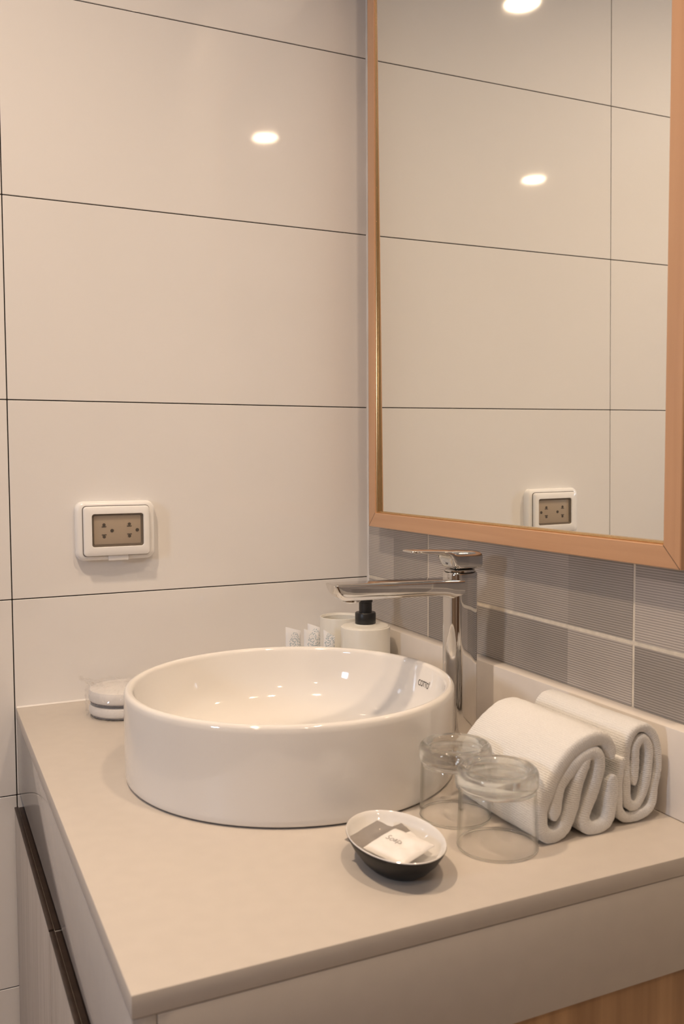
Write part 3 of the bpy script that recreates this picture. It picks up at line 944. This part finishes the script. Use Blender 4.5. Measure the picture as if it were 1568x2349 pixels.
# ------------------------------------------------------------------ folded towels
def towel(name, label, strips, y0, y1, th, slant=(0.0, 0.0)):
    t = thing(name, label, 'towel', (0, 0, 0), group='rolled white face towels')
    for k, (pts, tk) in enumerate(strips):
        path = catmull(pts, 9)
        n = len(path)
        tang = []
        for i in range(n):
            d = path[min(i + 1, n - 1)] - path[max(i - 1, 0)]
            tang.append(d.normalized() if d.length > 1e-9 else Vector((1, 0)))
        arc = [0.0]
        for i in range(1, n):
            arc.append(arc[-1] + (path[i] - path[i - 1]).length)
        ny = 26
        stations = []
        for j in range(ny + 1):
            f = j / ny
            stations.append((y0 + (y1 - y0) * f, 1.0))
        ends = [(y0 - .0030, .30), (y0 - .0026, .62), (y0 - .0014, .88)]
        ends2 = [(y1 + .0014, .88), (y1 + .0026, .62), (y1 + .0030, .30)]
        stations = ends + stations + ends2
        verts, faces, uvs = [], [], []
        ring_n = 2 * n
        for (yy, s) in stations:
            loop = []
            f = (yy - y0) / (y1 - y0)
            for side in (1, -1):
                rng = range(n) if side == 1 else range(n - 1, -1, -1)
                for i in rng:
                    nrm = Vector((-tang[i].y, tang[i].x))
                    e = min(arc[i], arc[-1] - arc[i])
                    endf = min(1.0, max(.25, math.sqrt(max(0.0, min(1.0, (e + .0004) / (tk * .5))))))
                    p = path[i] + nrm * (side * tk * .5 * s * endf)
                    w = .0011 * noise.noise((p.x * 45, yy * 22, p.y * 45 + k * 7)) + .0005 * noise.noise((p.x * 260, yy * 260, p.y * 260))
                    p = p + nrm * side * w
                    yoff = .0022 * noise.noise((arc[i] * 30, 3.3 + k, 1.7)) * (1 if f < .5 else -1)
                    verts.append((p.x + slant[0] * f, yy + yoff, max(.0006, p.y + slant[1] * f)))
                    uvs.append((arc[i], yy))
        S = len(stations)
        for j in range(S - 1):
            for i in range(ring_n):
                i2 = (i + 1) % ring_n
                faces.append((j * ring_n + i, j * ring_n + i2, (j + 1) * ring_n + i2, (j + 1) * ring_n + i))
        for j in (0, S - 1):
            for i in range(n - 1):
                faces.append((j * ring_n + i, j * ring_n + i + 1, j * ring_n + ring_n - 2 - i, j * ring_n + ring_n - 1 - i))
        me = bpy.data.meshes.new('towel_fold')
        me.from_pydata(verts, [], faces)
        uvl = me.uv_layers.new(name='UVMap')
        for lp in me.loops:
            uvl.data[lp.index].uv = uvs[lp.vertex_index]
        bm = bmesh.new(); bm.from_mesh(me)
        bmesh.ops.recalc_face_normals(bm, faces=bm.faces)
        bm.to_mesh(me); bm.free()
        link('towel_fold', me, 'towel', t, 80)
    return t
A1 = [(-.1316, .0782), (-.1394, .0680), (-.1469, .0481), (-.1527, .0265), (-.1603, .0123), (-.1739, .0075), (-.1858, .0130), (-.1881, .0284), (-.1844, .0444), (-.1750, .0630), (-.1607, .0790), (-.1428, .0911), (-.1257, .0965), (-.1115, .0938), (-.1038, .0835), (-.1021, .0735)]
A2 = [(-.1741, .0232), (-.1713, .0367), (-.1659, .0539), (-.1549, .0669), (-.1412, .0775), (-.1282, .0834), (-.1198, .0786), (-.1191, .0650), (-.1241, .0458), (-.1310, .0298), (-.1355, .0164), (-.1297, .0080), (-.1181, .0068), (-.1085, .0110), (-.1040, .0223), (-.1025, .0394), (-.1015, .0580)]
B1 = [(-.0848, .0714), (-.0889, .0431), (-.0876, .0182), (-.0773, .0070), (-.0605, .0076), (-.0454, .0150), (-.0410, .0354), (-.0370, .0556), (-.0400, .0811), (-.0517, .0966), (-.0668, .0972), (-.0768, .0862), (-.0790, .0647), (-.0788, .0415), (-.0766, .0236), (-.0659, .0185), (-.0560, .0300), (-.0505, .0534), (-.0500, .0751), (-.0572, .0865), (-.0660, .0800), (-.0670, .0600), (-.0690, .0400)]
towel('rolled_towel', 'folded white towel nearer the basin and the glasses', [(A1, .0152), (A2, .0145)], -.7450, -.6010, .012)
towel('rolled_towel', 'rolled white towel against the backsplash', [(B1, .0105)], -.7400, -.5920, .009)

# ------------------------------------------------------------------ cellophane-wrapped round pads behind the basin
pk = thing('wrapped_pads', 'two round white pads in crinkled cellophane left of the basin', 'toiletry pack', (-.4560, -.0960, 0))
PR = .0500
for z0, z1, r in ((.0030, .0180, PR * .99), (.0220, .0400, PR)):
    pd = lathe('pad', [(0, z0), (r - .0035, z0), (r - .001, z0 + .0015), (r, z0 + .004), (r, z1 - .005), (r - .002, z1 - .0012), (r - .007, z1), (0, z1 + .001)], 'pad', pk, n=64)
    lathe('pad_edge', [(r - .008, z0 - .0012), (r - .0022, z0 - .0012), (r - .0016, z0 + .0006), (r - .008, z0 + .0006)], 'pad_edge', pd, n=64, closed=True)
cv, cf = [], []
prof_c = [(.0, .0006), (.040, .0006), (.0525, .0014)] + [(.0543, .0035 + .00275 * q) for q in range(14)] + [(.0525, .0425), (.046, .0445), (.036, .0452), (.024, .0456), (.012, .0458), (0, .0458)]
nn = 120
rings = []
for (r, z) in prof_c:
    if r == 0:
        cv.append((0, 0, z)); rings.append([len(cv) - 1]); continue
    st = len(cv)
    for k in range(nn):
        a = 2 * PI * k / nn
        w = .0018 * noise.noise((math.cos(a) * 14, math.sin(a) * 14, z * 160)) + .0030 * noise.noise((math.cos(a) * 70, math.sin(a) * 70, z * 700))
        rr = r + (w if r > .03 else 0)
        cv.append((rr * math.cos(a), rr * math.sin(a), max(.0004, z + (w * .8 if z > .002 else 0))))
    rings.append(list(range(st, st + nn)))
for a, b in zip(rings, rings[1:]):
    for k in range(nn):
        k2 = (k + 1) % nn
        if len(a) == 1: cf.append((a[0], b[k], b[k2]))
        elif len(b) == 1: cf.append((a[k], a[k2], b[0]))
        else: cf.append((a[k], a[k2], b[k2], b[k]))
wrap = link('cellophane_wrap', mesh_from('cellophane_wrap', cv, cf), 'cello', pk)
# gathered tuft of film at the top left
tv, tf = [], []
nu, nv = 34, 12
for j in range(nv + 1):
    for i in range(nu + 1):
        u, v = i / nu, j / nv
        a = math.radians(150 + 70 * u)
        r = .030 + .034 * v
        z = .0455 + .012 * v * (0.6 + .4 * math.sin(u * PI)) + .0055 * noise.noise((u * 12, v * 7, 2.2)) * (v + .2) + .002 * noise.noise((u * 40, v * 20, 5.2))
        tv.append((r * math.cos(a), r * math.sin(a), z))
for j in range(nv):
    for i in range(nu):
        a = j * (nu + 1) + i
        tf.append((a, a + 1, a + nu + 2, a + nu + 1))
link('cellophane_tuft', mesh_from('cellophane_tuft', tv, tf), 'cello', wrap)
